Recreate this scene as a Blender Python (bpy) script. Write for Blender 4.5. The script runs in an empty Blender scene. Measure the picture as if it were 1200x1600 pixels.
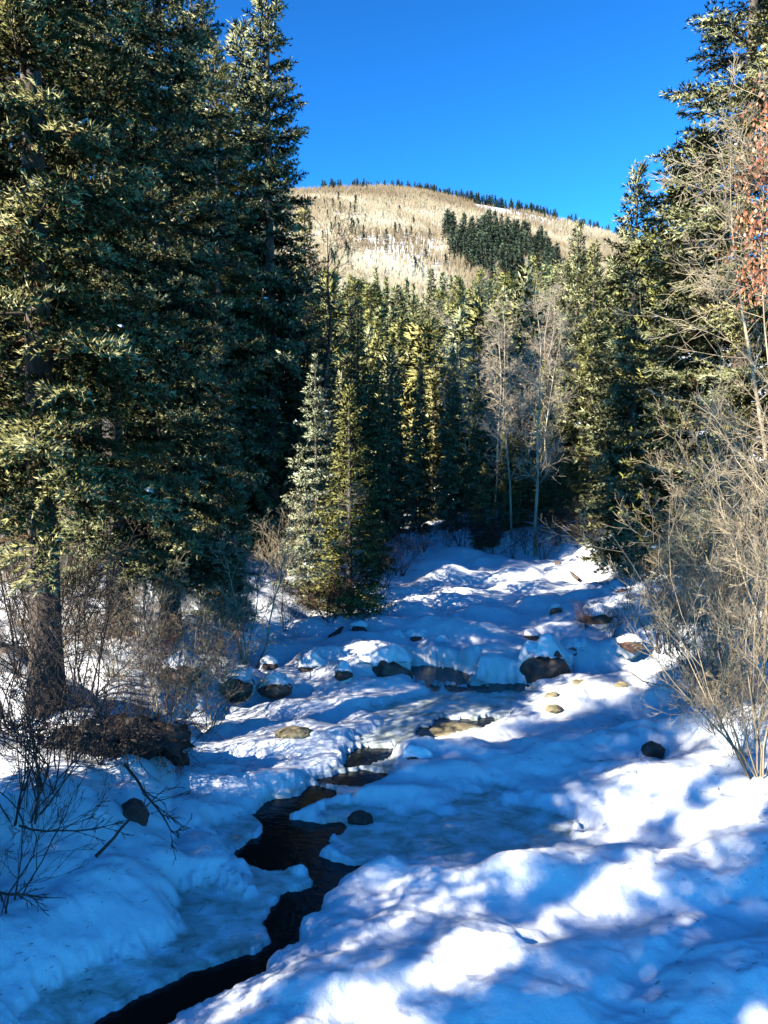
import bpy, math, random
import numpy as np
from mathutils import Vector, Quaternion

S = bpy.context.scene
COL = S.collection
# ------------------------------------------------------------------ camera, sky, sun, exposure
CAM_H = 5.0
PITCH = math.atan(80 / 1200)
cam_d = bpy.data.cameras.new('camera'); cam = bpy.data.objects.new('camera', cam_d); COL.objects.link(cam)
cam_d.sensor_fit = 'VERTICAL'; cam_d.sensor_height = 36.0; cam_d.lens = 27.0
cam_d.clip_start = 0.1; cam_d.clip_end = 9000
cam.location = (0, 0, CAM_H); cam.rotation_euler = (math.pi / 2 - PITCH, 0, 0)
S.camera = cam

SUN_EL = math.radians(30)
SH = Vector((0.82, 0.57, 0)).normalized()          # the way shadows fall on level ground
w = bpy.data.worlds.new('World'); S.world = w; w.use_nodes = True
nt = w.node_tree; nt.nodes.clear()
sky = nt.nodes.new('ShaderNodeTexSky'); sky.sky_type = 'NISHITA'; sky.sun_disc = False
sky.sun_elevation = SUN_EL; sky.sun_rotation = math.atan2(-SH.x, -SH.y)
sky.altitude = 2600; sky.air_density = 1.0; sky.dust_density = 0.3; sky.ozone_density = 3.0
tintn = nt.nodes.new('ShaderNodeMixRGB'); tintn.blend_type = 'MULTIPLY'; tintn.inputs[0].default_value = 1
tintn.inputs[2].default_value = (0.22, 0.84, 0.97, 1)
bg = nt.nodes.new('ShaderNodeBackground'); bg.inputs[1].default_value = 0.056
wo = nt.nodes.new('ShaderNodeOutputWorld')
gam = nt.nodes.new('ShaderNodeGamma'); gam.inputs[1].default_value = 1.6
nt.links.new(sky.outputs[0], gam.inputs[0]); nt.links.new(gam.outputs[0], tintn.inputs[1]); nt.links.new(tintn.outputs[0], bg.inputs[0]); nt.links.new(bg.outputs[0], wo.inputs[0])

sd = bpy.data.lights.new('sun', 'SUN'); sd.energy = 5.0; sd.angle = math.radians(0.53); sd.color = (1.0, 0.93, 0.80)
so = bpy.data.objects.new('sun', sd); COL.objects.link(so); so.location = (-40, -20, 60)
ldir = Vector((SH.x * math.cos(SUN_EL), SH.y * math.cos(SUN_EL), -math.sin(SUN_EL)))
so.rotation_euler = ldir.to_track_quat('-Z', 'Y').to_euler()
S.view_settings.view_transform = 'Standard'; S.view_settings.look = 'None'
S.view_settings.gamma = 1; S.view_settings.use_curve_mapping = False
S.view_settings.exposure = 1.80
S.render.engine = 'CYCLES'
S.cycles.max_bounces = 4; S.cycles.diffuse_bounces = 0; S.cycles.glossy_bounces = 2; S.cycles.transmission_bounces = 2

rng = np.random.default_rng(7)
TAU = 2 * math.pi

# ------------------------------------------------------------------ materials
def mat(name, build):
    m = bpy.data.materials.new(name); m.use_nodes = True
    t = m.node_tree; b = t.nodes['Principled BSDF']
    build(t, b); return m
def node(t, k, **kw):
    n = t.nodes.new(k)
    for a, v in kw.items(): setattr(n, a, v)
    return n
def ramp(t, fac, stops):
    r = node(t, 'ShaderNodeValToRGB'); e = r.color_ramp.elements
    while len(e) < len(stops): e.new(0.5)
    for q, (p, c) in zip(e, stops): q.position = p; q.color = (*c, 1)
    t.links.new(fac, r.inputs[0]); return r.outputs[0]
def noise(t, scale, detail=4, rough=0.55, vec=None, dist=0):
    n = node(t, 'ShaderNodeTexNoise'); n.inputs['Scale'].default_value = scale
    n.inputs['Detail'].default_value = detail; n.inputs['Roughness'].default_value = rough
    n.inputs['Distortion'].default_value = dist
    if vec is None: vec = coord(t)
    t.links.new(vec, n.inputs['Vector']); return n.outputs['Fac']
def coord(t, sc=(1, 1, 1), kind='Object', rot=(0, 0, 0)):
    c = node(t, 'ShaderNodeTexCoord'); m = node(t, 'ShaderNodeMapping'); m.inputs['Scale'].default_value = sc
    m.inputs['Rotation'].default_value = rot
    t.links.new(c.outputs[kind], m.inputs[0]); return m.outputs[0]
def bump(t, b, h, strength, dist, prev=None):
    n = node(t, 'ShaderNodeBump'); n.inputs['Strength'].default_value = strength; n.inputs['Distance'].default_value = dist
    t.links.new(h, n.inputs['Height'])
    if prev is not None: t.links.new(prev, n.inputs['Normal'])
    t.links.new(n.outputs[0], b.inputs['Normal']); return n.outputs[0]
def attr(t, name):
    a = node(t, 'ShaderNodeAttribute', attribute_name=name); return a
def mixc(t, f, a, b):
    m = node(t, 'ShaderNodeMix', data_type='RGBA')
    if hasattr(f, 'links') or hasattr(f, 'is_linked'): t.links.new(f, m.inputs[0])
    else: m.inputs[0].default_value = f
    for v, i in ((a, 6), (b, 7)):
        if isinstance(v, tuple): m.inputs[i].default_value = (*v, 1)
        else: t.links.new(v, m.inputs[i])
    return m.outputs[2]

def m_ground(t, b):
    ice = attr(t, 'ice').outputs['Fac']; dirt = attr(t, 'dirt').outputs['Fac']
    snow = ramp(t, noise(t, 1.3, 5), [(0.3, (0.64, 0.67, 0.71)), (0.7, (0.76, 0.77, 0.79))])
    fl = noise(t, 3.0, 6, 0.6, coord(t, (1.0, 1.5, 1), rot=(0, 0, 0.35)), .5)
    icec = ramp(t, fl, [(0.28, (0.20, 0.23, 0.19)), (0.40, (0.36, 0.40, 0.35)), (0.52, (0.52, 0.57, 0.54)), (0.64, (0.70, 0.74, 0.76))])
    c = mixc(t, ice, snow, icec)
    lit = ramp(t, noise(t, 9, 6, 0.7), [(0.42, (0.09, 0.06, 0.04)), (0.58, (0.24, 0.18, 0.12)), (0.64, (0.7, 0.7, 0.72))])
    c = mixc(t, dirt, c, lit)
    t.links.new(c, b.inputs['Base Color'])
    r = node(t, 'ShaderNodeMapRange'); t.links.new(ice, r.inputs[0]); r.inputs[3].default_value = 0.6; r.inputs[4].default_value = 0.22
    t.links.new(r.outputs[0], b.inputs['Roughness'])
    b.inputs['Specular IOR Level'].default_value = 0.3
    p = bump(t, b, noise(t, 5.0, 5, 0.6), 0.35, 0.06)
    bump(t, b, noise(t, 38, 6, 0.75), 0.55, 0.02, p)
M_GROUND = mat('snow_and_ice', m_ground)
def m_snow(t, b):
    t.links.new(ramp(t, noise(t, 3, 4), [(0.3, (0.78, 0.81, 0.84)), (0.7, (0.85, 0.86, 0.87))]), b.inputs['Base Color'])
    b.inputs['Roughness'].default_value = 0.6; b.inputs['Specular IOR Level'].default_value = 0.3
    bump(t, b, noise(t, 14, 5, 0.65), 0.4, 0.03)
M_SNOW = mat('snow', m_snow)
def m_water(t, b):
    b.inputs['Base Color'].default_value = (0.006, 0.008, 0.008, 1); b.inputs['Roughness'].default_value = 0.06
    b.inputs['IOR'].default_value = 1.33
    bump(t, b, noise(t, 7, 4, 0.6, coord(t, (1, 1.8, 1))), 0.30, 0.03)
M_WATER = mat('water', m_water)
def foliage(name, dark, mid, lite, brown=(0.10, 0.065, 0.03)):
    def f(t, b):
        a = attr(t, 'tint').outputs['Fac']
        oi = node(t, 'ShaderNodeObjectInfo')
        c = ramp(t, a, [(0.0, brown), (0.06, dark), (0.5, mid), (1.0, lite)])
        h = node(t, 'ShaderNodeHueSaturation'); t.links.new(c, h.inputs['Color'])
        r = node(t, 'ShaderNodeMapRange'); t.links.new(oi.outputs['Random'], r.inputs[0]); r.inputs[3].default_value = 0.8; r.inputs[4].default_value = 1.2
        t.links.new(r.outputs[0], h.inputs['Value'])
        r2 = node(t, 'ShaderNodeMapRange'); t.links.new(oi.outputs['Random'], r2.inputs[0]); r2.inputs[3].default_value = 0.51; r2.inputs[4].default_value = 0.485
        t.links.new(r2.outputs[0], h.inputs['Hue'])
        t.links.new(h.outputs[0], b.inputs['Base Color'])
        b.inputs['Roughness'].default_value = 0.6; b.inputs['Specular IOR Level'].default_value = 0.12
    return mat(name, f)
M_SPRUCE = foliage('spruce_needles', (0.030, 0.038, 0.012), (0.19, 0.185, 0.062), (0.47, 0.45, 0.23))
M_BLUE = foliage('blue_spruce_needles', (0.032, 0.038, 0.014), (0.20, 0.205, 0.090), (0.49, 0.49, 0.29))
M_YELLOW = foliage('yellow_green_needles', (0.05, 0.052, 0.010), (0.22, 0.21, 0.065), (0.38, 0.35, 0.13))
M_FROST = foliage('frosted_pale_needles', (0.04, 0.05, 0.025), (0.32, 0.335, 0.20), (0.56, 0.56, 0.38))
M_FARCON = foliage('distant_conifer_needles', (0.02, 0.034, 0.022), (0.045, 0.065, 0.040), (0.08, 0.10, 0.06))
def bark(name, c1, c2, sc=14):
    def f(t, b):
        n = noise(t, sc, 6, 0.65, coord(t, (1, 1, 0.25)))
        t.links.new(ramp(t, n, [(0.35, c1), (0.65, c2)]), b.inputs['Base Color'])
        b.inputs['Roughness'].default_value = 0.85; bump(t, b, n, 0.6, 0.03)
    return mat(name, f)
M_BARK = bark('spruce_bark', (0.030, 0.022, 0.018), (0.13, 0.095, 0.07))
M_PALE = bark('pale_aspen_bark', (0.26, 0.20, 0.13), (0.56, 0.47, 0.34), 6)
M_TWIG = bark('tan_twigs', (0.18, 0.135, 0.085), (0.42, 0.34, 0.22), 5)
M_DARKTWIG = bark('dark_twigs', (0.018, 0.013, 0.011), (0.06, 0.042, 0.032), 5)
M_REDTWIG = bark('red_brown_twigs', (0.12, 0.045, 0.03), (0.26, 0.12, 0.07), 5)
M_LEAF = mat('dry_rust_leaves', lambda t, b: (t.links.new(ramp(t, attr(t, 'tint').outputs['Fac'], [(0, (0.16, 0.05, 0.02)), (1, (0.42, 0.17, 0.08))]), b.inputs['Base Color'])))
def rock(name, c1, c2, c3):
    def f(t, b):
        n = noise(t, 3.5, 8, 0.7, None, 0.6)
        t.links.new(ramp(t, n, [(0.32, c1), (0.5, c2), (0.68, c3)]), b.inputs['Base Color'])
        b.inputs['Roughness'].default_value = 0.7
        p = bump(t, b, noise(t, 9, 8, 0.7), 0.7, 0.05)
    return mat(name, f)
M_ROCK = rock('dark_brown_rock', (0.025, 0.018, 0.015), (0.075, 0.05, 0.04), (0.15, 0.11, 0.085))
M_REDROCK = rock('red_brown_rock', (0.08, 0.035, 0.022), (0.22, 0.11, 0.07), (0.38, 0.24, 0.16))
M_MOSSROCK = rock('mossy_tan_rock', (0.07, 0.055, 0.03), (0.20, 0.165, 0.09), (0.33, 0.29, 0.17))
M_EARTH = rock('dark_earth', (0.012, 0.009, 0.007), (0.035, 0.025, 0.02), (0.07, 0.05, 0.035))
def m_mount(t, b):
    sn = attr(t, 'snow').outputs['Fac']
    n = noise(t, 0.045, 8, 0.7, coord(t, (1, 1, 0.5)), 0.5)
    brush = ramp(t, n, [(0.30, (0.28, 0.195, 0.105)), (0.54, (0.44, 0.335, 0.21)), (0.66, (0.66, 0.60, 0.52)), (0.82, (0.78, 0.77, 0.76))])
    t.links.new(mixc(t, sn, brush, (0.82, 0.83, 0.84)), b.inputs['Base Color'])
    b.inputs['Roughness'].default_value = 0.8
    bump(t, b, noise(t, 0.12, 6, 0.7), 1.0, 3.0)
M_MOUNT = mat('snowy_brush_slope', m_mount)
M_ASPENFAR = mat('distant_aspen_twigs', lambda t, b: (t.links.new(ramp(t, attr(t, 'tint').outputs['Fac'], [(0, (0.20, 0.13, 0.07)), (0.5, (0.36, 0.26, 0.15)), (1, (0.50, 0.40, 0.27))]), b.inputs['Base Color']), b.inputs['Roughness'].__setattr__('default_value', 0.9)))

# ------------------------------------------------------------------ mesh helpers
def mk(name, V, F, mats, tint=None, smooth=False, attrs=None, mi=None):
    """V (n,3), F (m,k) int array (k = 3 or 4)"""
    V = np.ascontiguousarray(V, dtype=np.float32); F = np.ascontiguousarray(F, dtype=np.int32)
    me = bpy.data.meshes.new(name); n, k = F.shape
    me.vertices.add(len(V)); me.vertices.foreach_set('co', V.ravel())
    me.loops.add(n * k); me.loops.foreach_set('vertex_index', F.ravel())
    me.polygons.add(n); me.polygons.foreach_set('loop_start', np.arange(0, n * k, k, dtype=np.int32))
    me.polygons.foreach_set('loop_total', np.full(n, k, dtype=np.int32))
    if smooth: me.polygons.foreach_set('use_smooth', np.ones(n, dtype=bool))
    if mi is not None: me.polygons.foreach_set('material_index', np.asarray(mi, dtype=np.int32))
    me.update(calc_edges=True)
    if tint is not None:
        a = me.attributes.new('tint', 'FLOAT', 'FACE'); a.data.foreach_set('value', np.asarray(tint, dtype=np.float32))
    for an, av in (attrs or {}).items():
        a = me.attributes.new(an, 'FLOAT', 'POINT'); a.data.foreach_set('value', np.asarray(av, dtype=np.float32))
    for m in (mats if isinstance(mats, (list, tuple)) else [mats]): me.materials.append(m)
    return me
def ob(name, me, parent=None, loc=(0, 0, 0), label=None, cat=None, group=None, kind=None):
    o = bpy.data.objects.new(name, me); COL.objects.link(o); o.location = loc
    if parent is not None: o.parent = parent
    if label: o['label'] = label
    if cat: o['category'] = cat
    if group: o['group'] = group
    if kind: o['kind'] = kind
    return o
def joinVF(parts):
    Vs, Fs, n = [], [], 0
    for V, F in parts:
        Vs.append(V); Fs.append(F + n); n += len(V)
    return np.concatenate(Vs), np.concatenate(Fs)
def norm(a): return a / np.maximum(np.linalg.norm(a, axis=-1, keepdims=True), 1e-9)
def tubes(P0, P1, R0, R1, k=3):
    P0 = np.asarray(P0, float).reshape(-1, 3); P1 = np.asarray(P1, float).reshape(-1, 3)
    R0 = np.asarray(R0, float); R1 = np.asarray(R1, float)
    d = norm(P1 - P0); ref = np.where(np.abs(d[:, 2:3]) > 0.9, np.array([[1., 0, 0]]), np.array([[0, 0, 1.]]))
    u = norm(np.cross(d, ref)); v = np.cross(d, u); n = len(P0)
    V = np.zeros((n, 2 * k, 3))
    for i in range(k):
        a = TAU * i / k; o = u * math.cos(a) + v * math.sin(a)
        V[:, i] = P0 + o * R0[:, None]; V[:, k + i] = P1 + o * R1[:, None]
    base = np.arange(n)[:, None] * 2 * k
    F = np.concatenate([base + np.array([[i, (i + 1) % k, k + (i + 1) % k, k + i]]) for i in range(k)])
    return V.reshape(-1, 3), F
# value noise
_perm = np.random.default_rng(3).random((256, 256)).astype(np.float32)
def vn(x, y):
    x = np.asarray(x, float); y = np.asarray(y, float)
    xi = np.floor(x).astype(int); yi = np.floor(y).astype(int); fx = x - xi; fy = y - yi
    fx = fx * fx * fx * (fx * (fx * 6 - 15) + 10); fy = fy * fy * fy * (fy * (fy * 6 - 15) + 10)
    a = _perm[xi & 255, yi & 255]; b = _perm[(xi + 1) & 255, yi & 255]; c = _perm[xi & 255, (yi + 1) & 255]; d = _perm[(xi + 1) & 255, (yi + 1) & 255]
    return (a * (1 - fx) + b * fx) * (1 - fy) + (c * (1 - fx) + d * fx) * fy
def fbm(x, y, o=4, g=0.5):
    s = 0; a = 1; n = 0
    for i in range(o):
        s = s + a * vn(x * 2 ** i + 17.3 * i, y * 2 ** i + 9.1 * i); n += a; a *= g
    return s / n
def sstep(a, b, x):
    t = np.clip((x - a) / (b - a), 0, 1); return t * t * (3 - 2 * t)

# ------------------------------------------------------------------ terrain
SLOPE = 0.03
def at(px, py, lift=0.0):
    """point of the creek plane seen at a photo pixel"""
    a = (px - 600) / 1200; b = (800 - py) / 1200; c, s = math.cos(PITCH), math.sin(PITCH)
    dy = c + b * s; dz = -s + b * c
    t = (CAM_H - lift) / (SLOPE * dy - dz)
    return a * t, dy * t
def X(px, y): return (px - 600) / 1200 * y
def ztop(py, y): return CAM_H + y * (720 - py) / 1200

WATER = [
 [(90,1660),(130,1600),(200,1562),(280,1522),(350,1497),(405,1482),(428,1465),(412,1440),(430,1412),(455,1392),(495,1385),(507,1372),(490,1356),(450,1350),(415,1352),(400,1340),(362,1332),(385,1318),(412,1300),(420,1285),(402,1268),(425,1250),(470,1240),(490,1226),(520,1230),(517,1244),(475,1257),(442,1270),(437,1278),(500,1285),(530,1283),(530,1290),(510,1293),(525,1299),(505,1306),(510,1316),(490,1330),(515,1345),(562,1352),(545,1361),(525,1373),(500,1395),(497,1420),(468,1437),(460,1472),(412,1500),(405,1520),(330,1560),(240,1602),(190,1660)],
 [(632,1043),(660,1036),(700,1040),(738,1052),(740,1062),(715,1064),(690,1060),(660,1062),(640,1058)],
 [(655,1150),(663,1132),(690,1122),(725,1117),(768,1122),(760,1134),(715,1142),(690,1150)],
 [(535,1185),(545,1172),(575,1163),(612,1158),(618,1168),(600,1183),(570,1193),(545,1195)],
 [(500,1214),(530,1206),(565,1200),(600,1205),(612,1214),(590,1222),(555,1224),(520,1222)],
 [(645,1066),(700,1067),(770,1066),(822,1068),(820,1076),(760,1080),(690,1077),(650,1074)],
]
ICE = [
 [(0,1660),(60,1575),(150,1530),(215,1500),(262,1478),(292,1448),(272,1425),(275,1398),(330,1385),(385,1398),(392,1372),(372,1350),(355,1330),(415,1345),(520,1385),(440,1410),(425,1440),(440,1465),(350,1505),(150,1625),(100,1660)],
 [(560,1360),(500,1330),(505,1300),(480,1285),(520,1262),(560,1262),(620,1275),(690,1268),(740,1236),(780,1224),(798,1236),(790,1256),(860,1270),(930,1300),(900,1320),(820,1345),(740,1345),(700,1352),(640,1345),(600,1350)],
 [(475,1232),(480,1215),(530,1195),(545,1165),(590,1135),(600,1120),(560,1112),(610,1098),(690,1078),(640,1066),(650,1058),(740,1062),(830,1064),(850,1078),(800,1100),(790,1122),(760,1140),(700,1152),(650,1168),(625,1180),(615,1205),(600,1225),(540,1245)],
 [(410,1300),(360,1335),(330,1300),(390,1262),(430,1240),(480,1222),(500,1235),(430,1262)],
]
def to_xy(poly): return np.array([at(*p) for p in poly])
WXY = [to_xy(p) for p in WATER]; IXY = [to_xy(p) for p in ICE]
def sdf(x, y, poly):
    d = np.full(x.shape, 1e9); ins = np.zeros(x.shape, bool); n = len(poly)
    for i in range(n):
        ax, ay = poly[i]; bx, by = poly[(i + 1) % n]; ex, ey = bx - ax, by - ay
        t = np.clip(((x - ax) * ex + (y - ay) * ey) / (ex * ex + ey * ey), 0, 1)
        d = np.minimum(d, (x - ax - t * ex) ** 2 + (y - ay - t * ey) ** 2)
        if ay != by:
            c = ((ay > y) != (by > y)) & (x < ex * (y - ay) / ey + ax); ins ^= c
    return np.where(ins, -1, 1) * np.sqrt(d)
def usdf(x, y, polys):
    r = np.full(x.shape, 5.0)
    for p in polys:
        lo = p.min(0) - 1.5; hi = p.max(0) + 1.5
        m = (x > lo[0]) & (x < hi[0]) & (y > lo[1]) & (y < hi[1])
        if m.any(): r[m] = np.minimum(r[m], sdf(x[m], y[m], p))
    return r
# snow mounds: photo position, radii in metres, height, turn
MOUNDS = [(835,1385,.62,.34,.34,.2),(745,1400,.40,.30,.16,.5),(960,1375,.65,.40,.30,.2),(1110,1390,.8,.5,.30,.1),(750,1500,.42,.34,.26,.3),
 (640,1540,.6,.3,.16,.3),(600,1375,.30,.22,.16,0),(665,1392,.26,.2,.12,0),(1060,1480,.6,.3,.28,.4),(900,1520,.7,.3,.20,.4),(1160,1540,.7,.4,.34,.3),
 (560,1480,.35,.22,.10,.3),(500,1560,.4,.25,.12,.3),(800,1590,.6,.25,.16,.3),
 (930,1250,.9,.6,.10,.2),(1040,1260,.9,.6,.25,.2),(860,1190,1.0,.55,.15,.2),(980,1180,.8,.5,.2,.2),(660,1215,.8,.22,.14,.1),(720,1180,.45,.25,.14,.1),
 (652,1182,.36,.25,.17,0),(600,1248,.5,.16,.10,.1),(860,1300,.4,.14,.07,.2),(700,1300,.35,.12,.08,0),(590,1305,.3,.1,.06,0),(770,1250,.3,.1,.06,0),(880,1262,.3,.12,.05,0),
 (760,1097,.33,.22,.16,0),(530,1158,.30,.2,.12,0),(485,1168,.3,.2,.10,0),(530,1105,.7,.25,.10,.1),(450,1110,.8,.3,.14,.1),(380,1150,.8,.4,.16,.1),(420,1180,.6,.3,.12,.1),
 (757,1050,.95,.62,.40,0),(590,1052,.62,.45,.34,.2),(490,1050,.40,.35,.30,0),(430,1062,.4,.3,.22,0),(540,1080,.6,.3,.16,.1),(600,1075,.5,.25,.14,.1),(690,1072,.4,.25,.12,.1),
 (850,1040,.5,.4,.25,0),(930,1090,.6,.4,.2,.3),(1000,1110,.7,.5,.25,.3),(880,1110,.5,.3,.12,.3),
 (350,1400,.42,.30,.18,0),(320,1350,.55,.4,.20,.2),(200,1440,.6,.45,.22,-.2),(90,1400,.6,.5,.2,0),(60,1520,.5,.4,.16,0),(240,1370,.5,.3,.25,0),(260,1300,.7,.4,.2,.2),
 (455,1372,.27,.13,.09,.1),(455,1283,.22,.07,.05,0),(300,1240,.6,.4,.15,.1),(440,1230,.5,.25,.12,.2)]
MXY = [(*at(a, b), rx, ry, h * (.72 if b > 1300 else 1), r) for a, b, rx, ry, h, r in MOUNDS]
_r = np.random.default_rng(11)
for i in range(210):                                 # pillows of snow over the boulder bed upstream
    yy = _r.uniform(16.5, 33); xx = _r.uniform(-3.5, 7.5); k = _r.uniform(.25, .75)
    MXY.append((xx, yy, k * 1.15, k * .8, k * _r.uniform(.3, .55), _r.uniform(-.3, .5)))
for i in range(90):                                  # lumps on the banks
    yy = _r.uniform(8, 30); sd_ = _r.choice([-1, 1]); xx = (-3.2 - _r.uniform(0, 5)) if sd_ < 0 else (4.4 + _r.uniform(0, 5)); k = _r.uniform(.25, .7)
    MXY.append((xx, yy, k, k * .8, k * _r.uniform(.25, .5), _r.uniform(-.5, .5)))
# px, py of the base, width px, height px, material, cap thickness, name, label
ROCKS = [
 (853,1058,72,62,M_ROCK,.20,'boulder','largest dark boulder with flat front and thick snow cap right of the creek'),
 (903,1042,48,44,M_REDROCK,.10,'boulder','red brown boulder leaning against the right side of the largest boulder'),
 (600,1060,82,46,M_ROCK,.20,'boulder','dark boulder under a large rounded snow cap left of the black pool'),
 (490,1056,46,26,M_ROCK,.18,'boulder','dark boulder with snow cap leftmost in the row across the creek'),
 (537,1058,24,16,M_ROCK,.08,'stone','small dark stone between the two snow capped boulders of the row'),
 (430,1082,46,20,M_ROCK,.12,'boulder','low dark boulder at the left creek edge below the capped row'),
 (373,1085,50,42,M_ROCK,.05,'boulder','dark brown bare boulder under the reddish shrub on the left bank'),
 (420,1045,24,14,M_ROCK,.08,'stone','small dark stone above the low boulder at the left creek edge'),
 (460,1151,50,13,M_MOSSROCK,.0,'boulder','mossy tan flat topped stone in sunlit snow left of the water'),
 (652,1196,48,22,M_ROCK,.10,'stone','dark stone with one pale face under a small snow hood in mid creek'),
 (563,1286,36,16,M_EARTH,.0,'stone','small black stone sticking out of blue ice'),
 (516,1292,32,14,M_EARTH,.05,'stone','small black stone at the edge of the black pool'),
 (1019,1178,34,20,M_ROCK,.0,'stone','lone dark stone on the blue shaded snow at right'),
 (277,1196,34,38,M_EARTH,.05,'boulder','dark stone at the right end of the earth mound beside lit snow'),
 (208,1282,44,34,M_EARTH,.0,'boulder','black stone under the earth mound above the blue bank'),
 (712,1146,112,26,M_MOSSROCK,.0,'boulder','broad brown half sunken rock in the open water'),
 (868,1112,30,10,M_MOSSROCK,.0,'stone','tan stone lowest in the sunlit right snow'),
 (862,1090,22,9,M_MOSSROCK,.0,'stone','tiny tan stone above the lowest tan stone'),
 (905,1070,22,9,M_MOSSROCK,.0,'stone','tiny tan stone below the red brown boulder'),
 (970,1074,24,8,M_MOSSROCK,.0,'stone','tan stone at the right snow edge below the brush'),
 (985,1015,36,16,M_REDROCK,.08,'boulder','rusty red boulder on the right bank under the shrubs'),
 (868,958,18,14,M_REDROCK,.03,'stone','small square red brown stone standing in the upper creek snow'),
 (652,1003,46,14,M_ROCK,.12,'boulder','dark stone with snow pillow in the middle of the upper creek'),
 (622,1005,26,14,M_ROCK,.10,'stone','dark stone left of the pillow stone in the upper creek'),
 (690,1008,26,10,M_ROCK,.08,'stone','low dark stone right of the pillow stone in the upper creek'),
 (935,975,60,26,M_ROCK,.12,'boulder','long dark boulder behind the brush at the upper right bank'),
 (972,928,20,12,M_REDROCK,.02,'stone','small rusty stone high on the right creek edge'),
 (830,1000,26,14,M_ROCK,.08,'stone','small dark stone above the largest boulder'),
 (288,1062,60,30,M_ROCK,.14,'boulder','dark boulder with snow on the left slope among the tan shrubs'),
 (560,985,26,14,M_ROCK,.08,'stone','small dark stone below the young spruce pair'),
]
for i_, (a_, b_, w_, h_, *_q) in enumerate(ROCKS):
    if i_ in (15, 0): continue
    x_, y_ = at(a_, b_); k_ = y_ / 1200
    for dx_, dy_, f_ in ((0, .5 * w_ * k_ + .06, .62), (-.62 * w_ * k_, .1, .38), (.62 * w_ * k_, .12, .30)):
        MXY.append((x_ + dx_, y_ + dy_, w_ * k_ * .75, w_ * k_ * .5 + .05, h_ * k_ * f_, 0))
def height(x, y, full=False):
    x = np.asarray(x, float); y = np.asarray(y, float); shp = x.shape; x = x.ravel(); y = y.ravel()
    yc = np.clip(y, -60, 60)
    zs = SLOPE * yc
    hill = np.interp(y, [-400, -60, 55, 100, 190, 230, 350, 2000], [6, 0, 0.0, 9, 34.5, 38, 30, 0])
    edge = fbm(x * .5 + 5, y * .5, 3) - .5
    xl = np.interp(y, [-50, 5, 8, 11, 15, 22, 30, 34, 60], [-3, -2.6, -2.3, -2.9, -2.8, -2.0, -0.6, 0.4, .5]) + edge * 1.2
    xr = np.interp(y, [-50, 5, 8, 12, 16, 24, 31, 33, 35, 60], [4, 2.8, 3.2, 4.2, 4.9, 6.4, 6.6, 3.2, 2.2, 2.2]) + edge * 1.2
    dl = np.maximum(xl - x, 0); dr = np.maximum(x - xr, 0)
    bank = 1.15 * (1 - np.exp(-dl / 1.6)) + .07 * dl + .9 * (1 - np.exp(-dr / 2.2)) + .07 * dr
    bank = bank * np.interp(y, [-10, 5, 8, 11, 60], [.4, .4, .55, 1, 1])
    bank = np.minimum(bank, 9)
    sI = usdf(x, y, IXY); sW = usdf(x, y, WXY)
    jit = (fbm(x * 5, y * 5, 4, .6) - .5)
    sI = sI + jit * .30 + .10 * np.where((y > 8) & (y < 12) & (x > -.8), (fbm(x * 2, y * 2, 2) - .5) * 4, 0); sW = sW - .05 * sstep(11.5, 10.5, y) * sstep(7.6, 8.6, y) + jit * .14 + (fbm(x * 3.1 + 7, y * 6.5, 4, .65) - .5) * .5 * sstep(11.2, 12.4, y)
    free = sstep(0.05, .6, np.minimum(sI, sW))
    m = np.zeros_like(x)
    for (mx, my, rx, ry, h, r) in MXY:
        k = (np.abs(x - mx) < 2.2 * rx + ry) & (np.abs(y - my) < 2.2 * ry + rx)
        if not k.any(): continue
        c, s = math.cos(r), math.sin(r); dx = x[k] - mx; dy = y[k] - my
        u = (dx * c + dy * s) / rx; v = (-dx * s + dy * c) / ry; q = u * u + v * v
        b = h * np.exp(-q * q * .45 - q * .25)
        m[k] = np.maximum(m[k], b) + .25 * np.minimum(m[k], b)
    sI = np.minimum(sI, sW - .04)
    snow = .11 * (1 - np.exp(-np.maximum(sI, 0) / .07)) + m * sstep(-.12, .2, sI)
    und = (fbm(x * .9, y * 1.5, 4) - .5) * .30 * free + (fbm(x * .25, y * .3, 2) - .5) * .3 * sstep(0, 1.5, sI)
    h = zs + hill + bank + snow + und + .014 * (fbm(x * 12, y * 12, 2) - .5) + .07 * (fbm(x * 3.3 + 2, y * 3.3, 3) - .5) * free
    near = sstep(40, 20, np.hypot(x, y))
    big = (fbm(x * .03, y * .03, 3) - .5) * np.clip(np.hypot(x, y) - 40, 0, 60) * .12
    h = h + big
    h = h - .45 * sstep(.05, -.03, sW)
    h = h.reshape(shp)
    if full:
        ice = sstep(.02, -.05, sI) * (sstep(-.02, .02, sW) * .0 + 1)
        return h, ice.reshape(shp), sW.reshape(shp), (dl + dr).reshape(shp)
    return h
def gz(x, y): return float(height(np.array([x]), np.array([y]))[0])

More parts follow.
